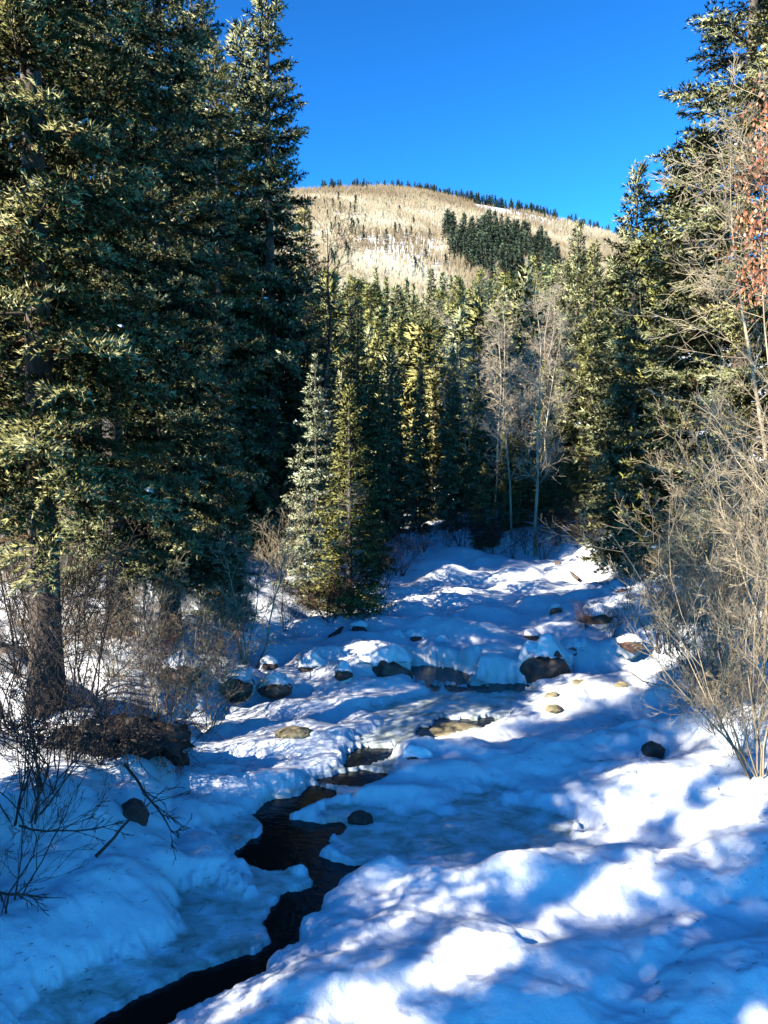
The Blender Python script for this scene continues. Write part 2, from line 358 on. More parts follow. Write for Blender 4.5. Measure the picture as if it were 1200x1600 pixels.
def polar_grid(angs, rads):
    A, R = np.meshgrid(angs, rads); x = R * np.sin(A); y = R * np.cos(A)
    nr, na = A.shape; i = np.arange(nr - 1)[:, None] * na + np.arange(na - 1)[None, :]
    F = np.stack([i, i + 1, i + na + 1, i + na], -1).reshape(-1, 4)[:, ::-1]
    return x.ravel(), y.ravel(), F
dense = np.radians(np.linspace(-29, 29, 440)); coarse = np.radians(np.linspace(29, 331, 80))[1:]
angs = np.concatenate([dense, coarse])
rads = np.concatenate([np.linspace(.05, 4.8, 12), 1 / np.linspace(1 / 5.2, 1 / 60, 400), np.geomspace(62, 420, 45)])
x, y, F = polar_grid(angs, rads)
h, ice, sW, dd = height(x, y, True)
dirt = sstep(.46, .58, fbm(x * 1.7, y * 1.7, 4)) * sstep(1.2, 3.5, dd) * .9 * sstep(45, 20, y)
dirt = np.maximum(dirt, sstep(-.10, -.2, sW))
me = mk('ground', np.stack([x, y, h], -1), F, M_GROUND, smooth=True, attrs={'ice': ice, 'dirt': dirt})
ob('ground', me, kind='structure')
# water sheet, under the ice and snow
xs = np.linspace(-4.5, 5.5, 60); ys = np.linspace(-4, 34, 160); Xg, Yg = np.meshgrid(xs, ys)
i = np.arange(159)[:, None] * 60 + np.arange(59)[None, :]
Fw = np.stack([i, i + 1, i + 61, i + 60], -1).reshape(-1, 4)
ob('water', mk('water', np.stack([Xg.ravel(), Yg.ravel(), SLOPE * Yg.ravel() - .06], -1), Fw, M_WATER, smooth=True), kind='structure')

# ------------------------------------------------------------------ mountain
RIDX = np.array([-400, 100, 300, 450, 500, 600, 650, 700, 760, 820, 870, 900, 950, 1050, 1200, 1600])
RIDY = np.array([420, 345, 308, 293, 290, 287, 291, 300, 310, 321, 333, 342, 355, 378, 400, 470])
def mount_z(x, y):
    a = x / y; px = 600 + 1200 * a
    er = (720 - np.interp(px, RIDX, RIDY) - 22) / 1200
    yr = 1150 + 120 * np.sin(a * 5)
    t = (y - 330) / (yr - 330)
    e = .13 + (er - .13) * np.where(t < 1, 1 - np.clip(1 - t, 0, 1) ** 1.7, 1 - .35 * np.clip(t - 1, 0, 9) - .5 * np.clip(t - 1, 0, 9) ** 2)
    rel = (fbm(x * .006 + 3, y * .006, 4, .5) - .5) * 36 * np.clip(t * 2, 0, 1) * np.clip((1 - t) * 4, 0.0, 1)
    return CAM_H + y * e + rel
aa = np.linspace(-.85, .85, 300); yy = np.linspace(330, 1900, 190)
A, Y = np.meshgrid(aa, yy); x = (A * Y).ravel(); y = Y.ravel(); z = mount_z(x, y)
i = np.arange(len(yy) - 1)[:, None] * 300 + np.arange(299)[None, :]
Fm = np.stack([i, i + 1, i + 301, i + 300], -1).reshape(-1, 4)
def mpix(x, y, z): return 600 + 1200 * x / y, 720 - 1200 * (z - CAM_H) / y
def open_snow(x, y, z):
    px, py = mpix(x, y, z); rl = np.interp(px, RIDX, RIDY)
    n = fbm(x * .02, y * .02, 3) - .5
    s = sstep(34, 16, py - rl + n * 30) * sstep(725, 760, px + n * 40) * sstep(880, 840, px + n * 40) * .9
    s2 = sstep(372, 395, py + n * 30) * sstep(440, 425, py) * sstep(720, 680, px) * sstep(540, 580, px) * .55
    return np.maximum(s, s2)
me = mk('mountain', np.stack([x, y, z], -1), Fm, M_MOUNT, smooth=True, attrs={'snow': open_snow(x, y, z)})
ob('mountain', me, kind='structure')

# ------------------------------------------------------------------ conifers
def tuft_tris(P, D, L, W, rg):
    """slender triangles: base at P, pointing along D"""
    D = norm(D); r = rg.normal(size=D.shape); s = norm(np.cross(D, r))
    n = len(P); V = np.zeros((n, 3, 3))
    V[:, 0] = P - s * W[:, None] * .5; V[:, 1] = P + s * W[:, None] * .5; V[:, 2] = P + D * L[:, None]
    return V.reshape(-1, 3), np.arange(n * 3).reshape(-1, 3)
def conifer(seed, H, R, clear, nbr, twig_gap, tuft_gap, tl, per=3, droop=.25, shape='spruce', snow=0.0, gappy=.15, twlen=.42, layered=False, wr=(.24, .44)):
    rg = np.random.default_rng(seed)
    # branches
    t = (np.arange(nbr) + rg.random(nbr)) / nbr
    zb = clear + (H * .985 - clear) * t ** 1.05
    if layered: zb = np.round(zb / (H * layered)) * H * layered + rg.normal(size=nbr) * H * .006
    q = (H - zb) / (H - clear * .5)
    if shape == 'spruce': prof = np.clip(q * 1.25, 0, 1) ** .72 * (1 - .22 * np.clip(q - .75, 0, 1) * 4 * .5)
    elif shape == 'pine': prof = np.sqrt(np.clip(1 - (np.clip(1 - q * 1.25, -1, 1)) ** 2, 0, 1)) * .95 + .05
    else: prof = np.clip(q * 1.1, 0, 1) ** .95
    az = np.arange(nbr) * 2.39996 + rg.normal(size=nbr) * .5
    sect = .82 + .36 * fbm(np.cos(az) * 1.3 + 4 + seed, np.sin(az) * 1.3 + zb * .35, 2)
    L = R * prof * sect * rg.uniform(.62, 1.12, nbr) + .04 * R
    keep = rg.random(nbr) > gappy * (1 - t * .8); az, zb, L, q, t = az[keep], zb[keep], L[keep], q[keep], t[keep]; nb = len(az)
    el = np.interp(q, [0, .08, .25, .6, 1], [1.15, .75, .25, -.08 - droop * .5, -.2 - droop]) + rg.normal(size=nb) * .10
    D = np.stack([np.cos(az) * np.cos(el), np.sin(az) * np.cos(el), np.sin(el)], -1)
    Hn = np.stack([np.cos(az), np.sin(az), np.zeros(nb)], -1); Sd = np.stack([-np.sin(az), np.cos(az), np.zeros(nb)], -1)
    B0 = np.stack([np.zeros(nb), np.zeros(nb), zb], -1)
    curl = rg.uniform(.05, .22, nb) * np.clip(q * 2, .2, 1)
    side = rg.normal(size=nb) * .12
    def bp(k, s):          # point at s on branch k
        return B0[k] + D[k] * (L[k] * s)[:, None] + np.array([0, 0, 1.]) * (L[k] * curl[k] * s ** 2.2)[:, None] + Sd[k] * (L[k] * side[k] * s * s)[:, None]
    # wood
    ns = 4; kk = np.repeat(np.arange(nb), ns); ss = np.tile(np.arange(ns) / ns, nb); r0 = .008 * H ** .5 * (L[kk] / R + .2)
    wood = [tubes(bp(kk, ss), bp(kk, ss + 1 / ns), r0 * (1 - ss), r0 * (1 - ss - 1 / ns) + .001, 3)]
    # twigs
    nt_ = np.maximum((L / twig_gap).astype(int), 2) * 2 + 1
    k = np.repeat(np.arange(nb), nt_); idx = np.concatenate([np.arange(n) for n in nt_])
    last = idx == nt_[k] - 1
    s = .10 + .90 * ((idx // 2) + rg.random(len(k)) * .8) / (nt_[k] / 2); s = np.where(last, .97, np.clip(s, 0.08, 1))
    inner = rg.random(len(k)) > np.clip(.30 + s * 2.2, 0, 1); sel = ~inner; k, idx, last, s = k[sel], idx[sel], last[sel], s[sel]
    sg = np.where(idx % 2 == 0, 1., -1.)
    tlg = twlen * L[k] * (1.08 - s) * rg.uniform(.55, 1.2, len(k)) + .10 * R ** .5 * rg.uniform(.7, 1.3, len(k))
    ang = np.where(last, 0, rg.uniform(.55, 1.15, len(k))) * sg
    TD = Hn[k] * np.cos(ang)[:, None] + Sd[k] * np.sin(ang)[:, None]
    TD[:, 2] += np.interp(q[k], [0, .15, 1], [.9, .15, -.22]) + rg.normal(size=len(k)) * .22
    TD = norm(TD); T0 = bp(k, s)
    tdrp = rg.uniform(-.05, .35, len(k)) * droop * 2
    # tufts
    nn = np.maximum((tlg / tuft_gap).astype(int), 2)
    j = np.repeat(np.arange(len(k)), nn); u = np.concatenate([(np.arange(n) + .5) / n for n in nn]) + rg.normal(size=len(j)) * .03
    C = T0[j] + TD[j] * (tlg[j] * u)[:, None]; C[:, 2] -= tdrp[j] * tlg[j] * u * u
    C += rg.normal(size=C.shape) * tl * .16
    j2 = np.repeat(np.arange(len(j)), per); Cp = C[j2]
    o = rg.normal(size=Cp.shape); o[:, 2] += .25; o = norm(o)
    DD = TD[j[j2]] * rg.uniform(.5, 1.3, len(j2))[:, None] + o * .72
    LL = tl * rg.uniform(.6, 1.35, len(j2)); WW = LL * rg.uniform(wr[0], wr[1], len(j2))
    V, F = tuft_tris(Cp, DD, LL, WW, rg)
    rad = Cp.copy(); rad[:, 2] = 0; rad = norm(rad); NN = rad * .9 + o * .7 + np.array([0, 0, .55]); NN = norm(NN)
    T3 = V.reshape(-1, 3, 3); gn = np.cross(T3[:, 1] - T3[:, 0], T3[:, 2] - T3[:, 0]); flip = (gn * NN).sum(-1) < 0
    T3[flip] = T3[flip][:, [1, 0, 2]]; V = T3.reshape(-1, 3)
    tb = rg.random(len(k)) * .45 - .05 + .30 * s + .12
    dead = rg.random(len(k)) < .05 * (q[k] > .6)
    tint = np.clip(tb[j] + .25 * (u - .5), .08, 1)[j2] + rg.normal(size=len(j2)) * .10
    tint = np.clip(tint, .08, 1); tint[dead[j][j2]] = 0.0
    res = {'crown': (V, F, tint), 'nrm': np.repeat(NN, 3, axis=0)}
    # trunk
    nsg = 14; zt = np.linspace(-.3, H * .985, nsg + 1); rt = .0125 * H * (1 - zt / H) ** .8 + .008; rt[0] *= 1.35
    wob = np.stack([np.interp(zt, np.linspace(0, H, 5), rg.normal(size=5) * .006 * H), np.interp(zt, np.linspace(0, H, 5), rg.normal(size=5) * .006 * H), zt], -1)
    wob[:, :2] *= np.clip(1 - np.abs(zt / H - .4), 0, 1)[:, None] * (zt > 0)[:, None] * .4
    res['trunk'] = tubes(wob[:-1], wob[1:], rt[:-1], rt[1:], 10)
    # dead stubs under the crown
    if clear > 1.5:
        n = int(clear * 10); za = rg.uniform(.6, clear * 1.5, n); a = rg.random(n) * TAU; l = rg.uniform(.3, 1.3, n)
        p0 = np.stack([np.zeros(n), np.zeros(n), za], -1); p1 = p0 + np.stack([np.cos(a) * l, np.sin(a) * l, -rg.uniform(0, .4, n) * l], -1)
        wood.append(tubes(p0, p1, np.full(n, .014), np.full(n, .003), 3))
    res['branches'] = joinVF(wood)
    if snow > 0:
        m = rg.random(len(k)) < snow; m &= (s > .3) & (q[k] > .1)
        P = T0[m] + TD[m] * (tlg[m] * rg.uniform(.2, .8, m.sum()))[:, None]
        P[:, 2] += .02; n = len(P); sx = rg.uniform(.5, 1.5, n) * .075 * R ** .5
        d = norm(TD[m]); sdv = norm(np.cross(d, np.array([[0, 0, 1.]])))
        V6 = np.stack([P + d * sx[:, None] * 1.2, P + sdv * sx[:, None] * .6, P - d * sx[:, None], P - sdv * sx[:, None] * .6, P + np.array([0, 0, 1.]) * sx[:, None] * .42, P - np.array([0, 0, 1.]) * sx[:, None] * .15], 1) + rg.normal(size=(n, 6, 3)) * .012
        b = np.arange(n)[:, None] * 6; fs = [(0, 1, 4), (1, 2, 4), (2, 3, 4), (3, 0, 4), (1, 0, 5), (2, 1, 5), (3, 2, 5), (0, 3, 5)]
        F6 = np.concatenate([b + np.array([f]) for f in fs])
        res['snow'] = (V6.reshape(-1, 3), F6)
    return res
def tree_meshes(key, res, fm, bm=None):
    bm = bm or M_BARK
    d = {'H': key[1]}
    d['trunk'] = mk('trunk', *res['trunk'], bm, smooth=True)
    d['branches'] = mk('branches', *res['branches'], bm)
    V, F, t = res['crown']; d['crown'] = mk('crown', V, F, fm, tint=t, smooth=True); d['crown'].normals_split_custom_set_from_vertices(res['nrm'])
    if 'snow' in res: d['snow'] = mk('branch_snow', *res['snow'], M_SNOW, smooth=True)
    return d
def merged_mesh(name, res, fm, H):
    V1, F1 = res['trunk']; q = []
    for f in F1: q.append((f[0], f[1], f[2])); q.append((f[0], f[2], f[3]))
    F1 = np.array(q); V, F, t = res['crown']
    VV, FF = joinVF([(V, F), (V1, F1)])
    me = mk(name, VV, FF, [fm, M_BARK], tint=np.concatenate([t, np.zeros(len(F1))]), mi=np.concatenate([np.zeros(len(F)), np.ones(len(F1))]), smooth=True)
    r1 = V1.copy(); r1[:, 2] = 0
    me.normals_split_custom_set_from_vertices(np.concatenate([res['nrm'], norm(r1)]))
    return {'H': H, 'one': me}
KINDS = {}
def kind(k, fm, *a, **kw): KINDS[k] = tree_meshes((k, a[1]), conifer(*a, **kw), fm)
def kind1(k, fm, *a, **kw): KINDS[k] = merged_mesh('distant_conifer', conifer(*a, **kw), fm, a[1])
#            seed  H   R   clear nbr gap  tgap  tl
kind('big1', M_SPRUCE, 1, 22, 3.1, 4.0, 260, .115, .055, .10, wr=(.19, .34), per=6, layered=.034, droop=.35, snow=.004, gappy=.10)
kind('big2', M_BLUE, 2, 22, 2.7, 1.8, 250, .115, .055, .10, wr=(.19, .34), per=6, layered=.032, droop=.22, snow=.004, gappy=.2)
kind('narrow1', M_BLUE, 3, 20, 2.3, 1.0, 330, .12, .07, .12, wr=(.24, .40), per=5, layered=.03, droop=.20, snow=.004, gappy=.12)
kind('young1', M_FROST, 4, 7, 1.45, .2, 210, .09, .055, .085, per=3, droop=.05, snow=.012, gappy=.05, shape='cone', layered=.045, twlen=.5)
kind('young2', M_YELLOW, 5, 6.5, 1.2, .3, 190, .09, .055, .08, per=3, droop=.0, gappy=.1, shape='cone', twlen=.5)
kind('mid1', M_BLUE, 6, 13, 1.9, .5, 250, .13, .08, .14, wr=(.2, .36), per=5, droop=.15, snow=.003, gappy=.1)
kind('mid2', M_SPRUCE, 7, 13, 1.7, .4, 230, .13, .08, .14, wr=(.2, .36), per=5, droop=.2, gappy=.12, snow=.003)
kind('pine', M_YELLOW, 8, 13, 2.4, 1.5, 170, .14, .095, .16, per=4, droop=-.15, gappy=.15, shape='pine')
for i_, (s_, R_, sh_) in enumerate([(21, 1.6, 'spruce'), (22, 1.9, 'pine'), (23, 1.4, 'cone')]):
    kind1('far%d' % i_, [M_BLUE, M_YELLOW, M_SPRUCE][i_], s_, 12, R_, .25, 90, .32, .26, .40, per=3, droop=.1, shape=sh_, gappy=.1)
for i_, (s_, R_, sh_) in enumerate([(31, 2.6, 'spruce'), (32, 3.0, 'pine')]):
    kind1('dist%d' % i_, M_FARCON, s_, 18, R_, .8, 34, .9, .7, 1.5, per=2, droop=.1, shape=sh_, gappy=.05)

def plant_tree(k, x, y, H, wid=1.0, label=None, cat='spruce tree', group=None, name='spruce_tree', rot=None, lean=(0, 0), z=None):
    d = KINDS[k]; s = H / d['H']; z = gz(x, y) if z is None else z
    rot = random.uniform(0, TAU) if rot is None else rot
    if 'one' in d: r = ob(name, d['one'], None, (x, y, z - .1))
    else:
        r = bpy.data.objects.new(name, None); COL.objects.link(r); r.location = (x, y, z - .05)
        for p in ('trunk', 'branches', 'crown', 'snow'):
            if p in d: ob({'snow': 'branch_snow'}.get(p, p), d[p], r, kind='stuff' if p in ('snow', 'branches') else None)
    r.rotation_euler = (lean[0], lean[1], rot); r.scale = (s * wid, s * wid, s)
    r['label'] = label; r['category'] = cat
    if group: r['group'] = group
    return r
random.seed(5)
G_L = 'tall spruces on the left bank'
def T(k, px, y, top, wid, label, cat='spruce tree', group=None, name='spruce_tree', **kw):
    x = X(px, y); z = gz(x, y)
    return plant_tree(k, x, y, ztop(top, y) - z, wid, label, cat, group, name, z=z, **kw)
T('big1', 62, 10.8, -900, .95, 'nearest tall spruce at left, its thick dark trunk rising behind black twiggy bushes', group=G_L)
T('big2', 180, 14.5, -420, 1.0, 'tall spruce with pale lower trunk just right of the nearest left spruce', group=G_L)
T('big2', 262, 15.4, -400, .85, 'tall spruce whose bare upper trunk shows against sky left of the straight dense spire', group=G_L)
T('narrow1', 425, 25, -45, 1.0, 'straight dense spruce forming the sharp right skyline edge of the left grove', group=G_L)
T('big1', 345, 24, 80, .95, 'tall spruce between the skyline spire and the bare upper trunk tree', group=G_L)
T('mid2', 120, 23, 120, 1.2, 'shorter spruce filling the gap behind the two nearest left spruces', group=G_L)
T('big2', -50, 19, -300, 1.0, 'tall spruce at far left edge behind the nearest dark trunk', group=G_L)
T('mid1', 345, 17.5, 520, .9, 'low spruce in front of the left grove above the pale bare shrub', group=G_L)
T('mid2', 478, 29, 330, 1.1, 'dark spruce at the right foot of the left grove behind the young pair', group=G_L)
T('young1', 494, 22, 560, .9, 'pale young spruce with layered frosted branches, taller of the pair by the creek', group='young spruce pair')
T('young2', 546, 20.3, 600, 1.05, 'yellow green young spruce, shorter of the pair by the creek', group='young spruce pair')
G_C = 'spruces at the head of the creek'
T('mid2', 592, 28.5, 560, .8, 'dark shaded spruce directly behind the yellow green young spruce', group=G_C)
T('mid2', 560, 32, 470, .9, 'taller dark spruce rising behind the young spruce pair', group=G_C)
T('mid1', 612, 36, 540, .8, 'narrow spruce left of the snowy gap at the creek head', group=G_C)
T('mid1', 656, 39, 560, .62, 'slender spruce right of the snowy gap, lit only along its left edge', group=G_C)
T('mid1', 706, 37, 545, .75, 'bright sunlit narrow spruce standing beside the slender gap spruce', group=G_C)
T('mid2', 745, 35, 590, .75, 'dark spruce right of the bright narrow spruce', group=G_C)
T('mid2', 790, 33.5, 640, .7, 'dark low spruce left of the tallest pale bare tree', group=G_C)
T('mid2', 850, 35, 560, .85, 'dark spruce behind the tallest pale bare tree', group=G_C)
T('mid1', 897, 38, 352, .85, 'spruce with thin pointed top, left one of the twin tops beside the right spire', group=G_C)
T('mid2', 922, 36, 382, .9, 'spruce with thin pointed top, right one of the twin tops beside the right spire', group=G_C)
T('mid1', 868, 42, 410, .95, 'spruce just left of the twin pointed tops', group=G_C)
G_R = 'tall spruces on the right bank'
T('mid1', 986, 24, 268, 1.0, 'spire shaped spruce with highest free tip against the sky at right', group=G_R)
T('mid1', 1026, 26, 325, 1.0, 'smaller pointed spruce just right of the free standing spire', group=G_R)
T('pine', 1078, 20, 235, .80, 'yellow green rounded pine beside the overhanging right spruce', cat='pine tree', group=G_R, name='pine_tree')
T('big2', 1150, 17, -260, 1.25, 'tall open spruce at top right with dark limbs reaching out over the sky', group=G_R)
T('big1', 1235, 15, -300, .85, 'tall spruce at the right frame edge behind rust coloured leaves', group=G_R)
G_LB = 'background spruces behind the left grove'
for px_, y_, top_, k_, l_ in [(50, 22.5, 560, 'mid2', 'low dark understory spruce behind the nearest trunk'), (150, 21.5, 590, 'mid1', 'low understory spruce behind the pale lower trunk'), (245, 23.5, 560, 'mid2', 'low understory spruce behind the centre of the pale thicket'), (400, 27, 560, 'mid2', 'low dark spruce at the foot of the skyline spire'),(20, 26, 60, 'mid2', 'background spruce behind the far left gap of sky'), (95, 28, -20, 'narrow1', 'background spruce between the two nearest left trunks'),
    (165, 30, 40, 'narrow1', 'background spruce behind the pale lower trunk'), (235, 27, 30, 'big1', 'background spruce left of the bare upper trunk'), (310, 30, -60, 'narrow1', 'background spruce right of the bare upper trunk'),
    (385, 33, 60, 'mid1', 'background spruce hugging the left side of the skyline spire'), (470, 34, 400, 'mid1', 'background spruce low at the right side of the skyline spire')]:
    T(k_, px_, y_, top_, 1.1, l_, group=G_LB)
# trees outside the picture, to the left and behind: the ones whose shade lies on the foreground
G_O = 'spruces beside the viewpoint'
OUT = [('big2', -9.4, 2.9, 19, .95), ('big2', -8.2, -.5, 15, .7), ('narrow1', -9.8, -2.6, 17, .9), ('narrow1', -11.5, -1.2, 17, .26), ('big2', -13.2, .3, 20, .9), ('young1', -6.0, 5.1, 5.0, 1.3), ('young2', -5.6, 3.8, 4.2, 1.4), ('young1', -6.4, 6.8, 4.8, 1.2)]
for k_, x_, y_, H_, w_ in OUT:
    plant_tree(k_, x_, y_, H_, w_, 'tall spruce left of the viewpoint shading the lower snow' if H_ > 10 else 'young spruce on the left bank beside the viewpoint', group=G_O)

# ------------------------------------------------------------------ forested slope behind, one object per tree
rg = np.random.default_rng(44)
G_H = 'conifers on the slope behind the creek'
cnt = 0; spots = []
for row, yv in enumerate(np.concatenate([np.linspace(43, 100, 9), np.linspace(108, 200, 11)])):
    step = 16 if yv < 100 else 13
    for px in np.arange(500, 985, step):
        p = px + rg.uniform(-.45, .45) * step; y_ = yv + rg.uniform(-2.5, 2.5)
        if yv < 70 and (610 < p < 650): continue
        if rg.random() < .16: continue
        Hh = rg.choice([rg.uniform(5, 8), rg.uniform(8, 11), rg.uniform(11, 14)], p=[.3, .45, .25]) * (1.05 if yv > 110 else .95)
        spots.append((p, y_, Hh))
def thin(sp, n):
    return sp if len(sp) <= n else [sp[i] for i in sorted(rg.choice(len(sp), n, replace=False))]
xa = np.array([X(p, y_) for p, y_, _ in spots]); ya = np.array([s[1] for s in spots]); za = height(xa, ya)
order = np.argsort(ya)[::1]
solo = [i for i in order][:0]
import itertools
idx_all = list(order)
pick = set(idx_all) if len(idx_all) <= 150 else set(sorted(idx_all, key=lambda i: -spots[i][2] / ya[i])[:245])
stuffV, stuffF, stuffT, nv = [], [], [], 0
for i in idx_all:
    p, y_, Hh = spots[i]; k_ = 'far%d' % rg.choice(3, p=[.35, .4, .25] if ya[i] > 80 else [.45, .15, .4])
    nm, ct = ('pine_tree', 'pine tree') if k_ == 'far1' else ('spruce_tree', 'spruce tree')
    if i in pick:
        yv_ = ya[i]
        wh = ('low' if yv_ < 75 else 'midway' if yv_ < 120 else 'high') + ' in the wood ' + ('left of the snowy gap' if p < 625 else 'above the bright narrow spruce' if p < 750 else 'behind the pale bare trees' if p < 860 else 'behind the twin pointed tops')
        lab = {'far0': 'grey green pointed spruce ' + wh, 'far1': 'yellow green rounded pine ' + wh, 'far2': 'narrow dark green spruce ' + wh}[k_]
        plant_tree(k_, xa[i], ya[i], Hh, rg.uniform(.8, 1.5), lab, ct, nm.replace('_', ' ') + 's ' + wh, nm, rot=rg.uniform(0, TAU), z=za[i])
    else:
        me_ = KINDS[k_]['one']; cache = KINDS[k_].setdefault('np', None)
        if cache is None:
            v = np.empty(len(me_.vertices) * 3, np.float32); me_.vertices.foreach_get('co', v)
            f = np.empty(len(me_.loops), np.int32); me_.loops.foreach_get('vertex_index', f)
            t_ = np.empty(len(me_.polygons), np.float32); me_.attributes['tint'].data.foreach_get('value', t_)
            sub = rg.random(len(t_)) < .13
            f = f.reshape(-1, 3)[sub]; t_ = t_[sub]; vv = v.reshape(-1, 3)[f.ravel()]
            c3 = vv.reshape(-1, 3, 3); c3 = c3.mean(1, keepdims=True) + (c3 - c3.mean(1, keepdims=True)) * 2.3
            cache = KINDS[k_]['np'] = (c3.reshape(-1, 3), t_)
        v, t_ = cache; a = rg.uniform(0, TAU); s = Hh / 12; c_, s_ = math.cos(a), math.sin(a)
        v2 = np.stack([(v[:, 0] * c_ - v[:, 1] * s_) * s + xa[i], (v[:, 0] * s_ + v[:, 1] * c_) * s + ya[i], v[:, 2] * s + za[i]], -1)
        stuffV.append(v2); stuffT.append(t_)
if stuffV:
    V = np.concatenate(stuffV); ob('conifer_wood', mk('conifer_wood', V, np.arange(len(V)).reshape(-1, 3), M_SPRUCE, tint=np.concatenate(stuffT)),
       label='mass of small conifers at the top of the wood below the mountain', cat='conifer wood', kind='stuff')

# ------------------------------------------------------------------ mountain trees
def mxy(px, py):
    """point of the mountain seen at a photo pixel (bisection along the ray)"""
    a = (px - 600) / 1200; e = (720 - py) / 1200
    ys_ = np.linspace(380, 1300, 400); zz = mount_z(a * ys_, ys_); f = zz - (CAM_H + e * ys_)
    hit = np.where(f > 0)[0]
    if len(hit) == 0: return None
    y_ = ys_[hit[0]]; return a * y_, y_, float(mount_z(np.array([a * y_]), np.array([y_]))[0])
PATCH = np.array([(690,372),(695,350),(712,352),(740,356),(755,345),(775,347),(795,360),(815,362),(840,378),(868,400),(868,428),(840,432),(790,436),(760,434),(740,418),(715,402),(700,395)], float)
n = 0; tries = 0
G_M = 'dark conifers in the stand on the mountainside'
while n < 190 and tries < 6000:
    tries += 1; px, py = rg.uniform(685, 870), rg.uniform(366, 450)
    if sdf(np.array([px]), np.array([py - 22]), PATCH)[0] > -1: continue
    q = mxy(px, py)
    if q is None: continue
    H_ = rg.uniform(17, 26) * (q[1] / 700) ; 
    ps = 'at the left end' if px < 725 else 'at the right end' if px > 825 else 'in the upper rows' if py < 395 else 'in the lower rows'
    plant_tree('dist%d' % rg.integers(2), q[0], q[1], min(H_, 27), rg.uniform(.8, 1.1), 'small dark conifer ' + ps + ' of the dense stand on the tan mountainside', 'conifer', G_M + ', ' + ps, 'conifer_tree', rot=rg.uniform(0, TAU), z=q[2]); n += 1
def conifer_stuff(name, pts, label, m, ck='conifers'):
    me_ = KINDS['dist0']['one']; Vs, Ts = [], []
    v = np.empty(len(me_.vertices) * 3, np.float32); me_.vertices.foreach_get('co', v)
    f = np.empty(len(me_.loops), np.int32); me_.loops.foreach_get('vertex_index', f)
    t_ = np.empty(len(me_.polygons), np.float32); me_.attributes['tint'].data.foreach_get('value', t_)
    sub = rg.random(len(t_)) < .18; f = f.reshape(-1, 3)[sub]; t_ = t_[sub]; c3 = v.reshape(-1, 3)[f]
    c3 = (c3.mean(1, keepdims=True) + (c3 - c3.mean(1, keepdims=True)) * 2.1).reshape(-1, 3)
    for (x_, y_, z_, H_) in pts:
        s = H_ / 18; Vs.append(c3 * np.array([s, s, s]) + np.array([x_, y_, z_])); Ts.append(t_)
    V = np.concatenate(Vs); ob(name, mk(name, V, np.arange(len(V)).reshape(-1, 3), m, tint=np.concatenate(Ts)), label=label, cat=ck, kind='stuff')
pts = []
for px in np.concatenate([rg.uniform(505, 640, 70), rg.uniform(640, 860, 190), rg.uniform(860, 960, 34), rg.uniform(960, 1100, 16)]):
    a = (px - 600) / 1200; y_ = 1150 + 120 * math.sin(a * 5) + rg.uniform(-6, 40); x_ = a * y_
    pts.append((x_, y_, float(mount_z(np.array([x_]), np.array([y_]))[0]) - 1, rg.uniform(11, 20)))
conifer_stuff('ridge_conifers', pts, 'thin fringe of dark conifers along the mountain ridge', M_FARCON)
pts = []
while len(pts) < 55:
    px, py = rg.uniform(505, 950), rg.uniform(300, 440)
    w_ = .25 if (py > 365 and px < 690 and vn(px * .03, py * .05) > .5) else (.12 if px < 660 else .02)
    if rg.random() > w_: continue
    q = mxy(px, py)
    if q: pts.append((*q, rg.uniform(8, 15)))
conifer_stuff('scattered_conifers', pts, 'scattered small conifers between the bare aspens of the mountainside', M_FARCON)
# bare aspens all over the mountain
N = 42000
px = rg.uniform(430, 1080, N); yv = rg.uniform(400, 1190, N) ** 1.0; xv = (px - 600) / 1200 * yv; zv = mount_z(xv, yv)
os_ = open_snow(xv, yv, zv); ppx, ppy = mpix(xv, yv, zv)
den = sstep(.25, .6, fbm(xv * .012 + 9, yv * .012, 3)) * .9 + .12
k = (rg.random(N) < den * (1 - os_ * .97)); xv, yv, zv, px = xv[k], yv[k], zv[k], px[k]; n = len(xv)
Hs = rg.uniform(6, 12, n); tn = np.clip(.5 + (fbm(xv * .01, yv * .01 + 40, 3) - .5) * 2.4 + rg.normal(size=n) * .15, 0, 1)
V, T_ = [], []
P = np.stack([xv, yv, zv], -1)
for j in range(5):
    a = rg.uniform(0, TAU, n); up = Hs * (1 if j == 0 else rg.uniform(.6, .95)); wd = (rg.uniform(.14, .26, n) if j == 0 else rg.uniform(.25, .5, n))
    st = 0 if j == 0 else Hs * rg.uniform(.2, .5, n)
    o = np.stack([np.cos(a), np.sin(a), np.zeros(n)], -1); sp = 0 if j == 0 else rg.uniform(.5, 1.6, n)
    b0 = P + np.stack([np.zeros(n), np.zeros(n), st + np.zeros(n)], -1); tip = P + o * (sp + np.zeros(n))[:, None] + np.stack([np.zeros(n)] * 2 + [up], -1)
    sdv = np.stack([-np.sin(a), np.cos(a) * 0, np.zeros(n)], -1); sdv[:, 0] = 1
    V.append(np.stack([b0 - sdv * wd[:, None], b0 + sdv * wd[:, None], tip], 1)); T_.append(tn)
V = np.concatenate(V).reshape(-1, 3)
ob('aspen_forest', mk('aspen_forest', V, np.arange(len(V)).reshape(-1, 3), M_ASPENFAR, tint=np.concatenate(T_)),
   label='leafless tan aspen forest covering the mountainside', cat='aspen forest', kind='stuff')

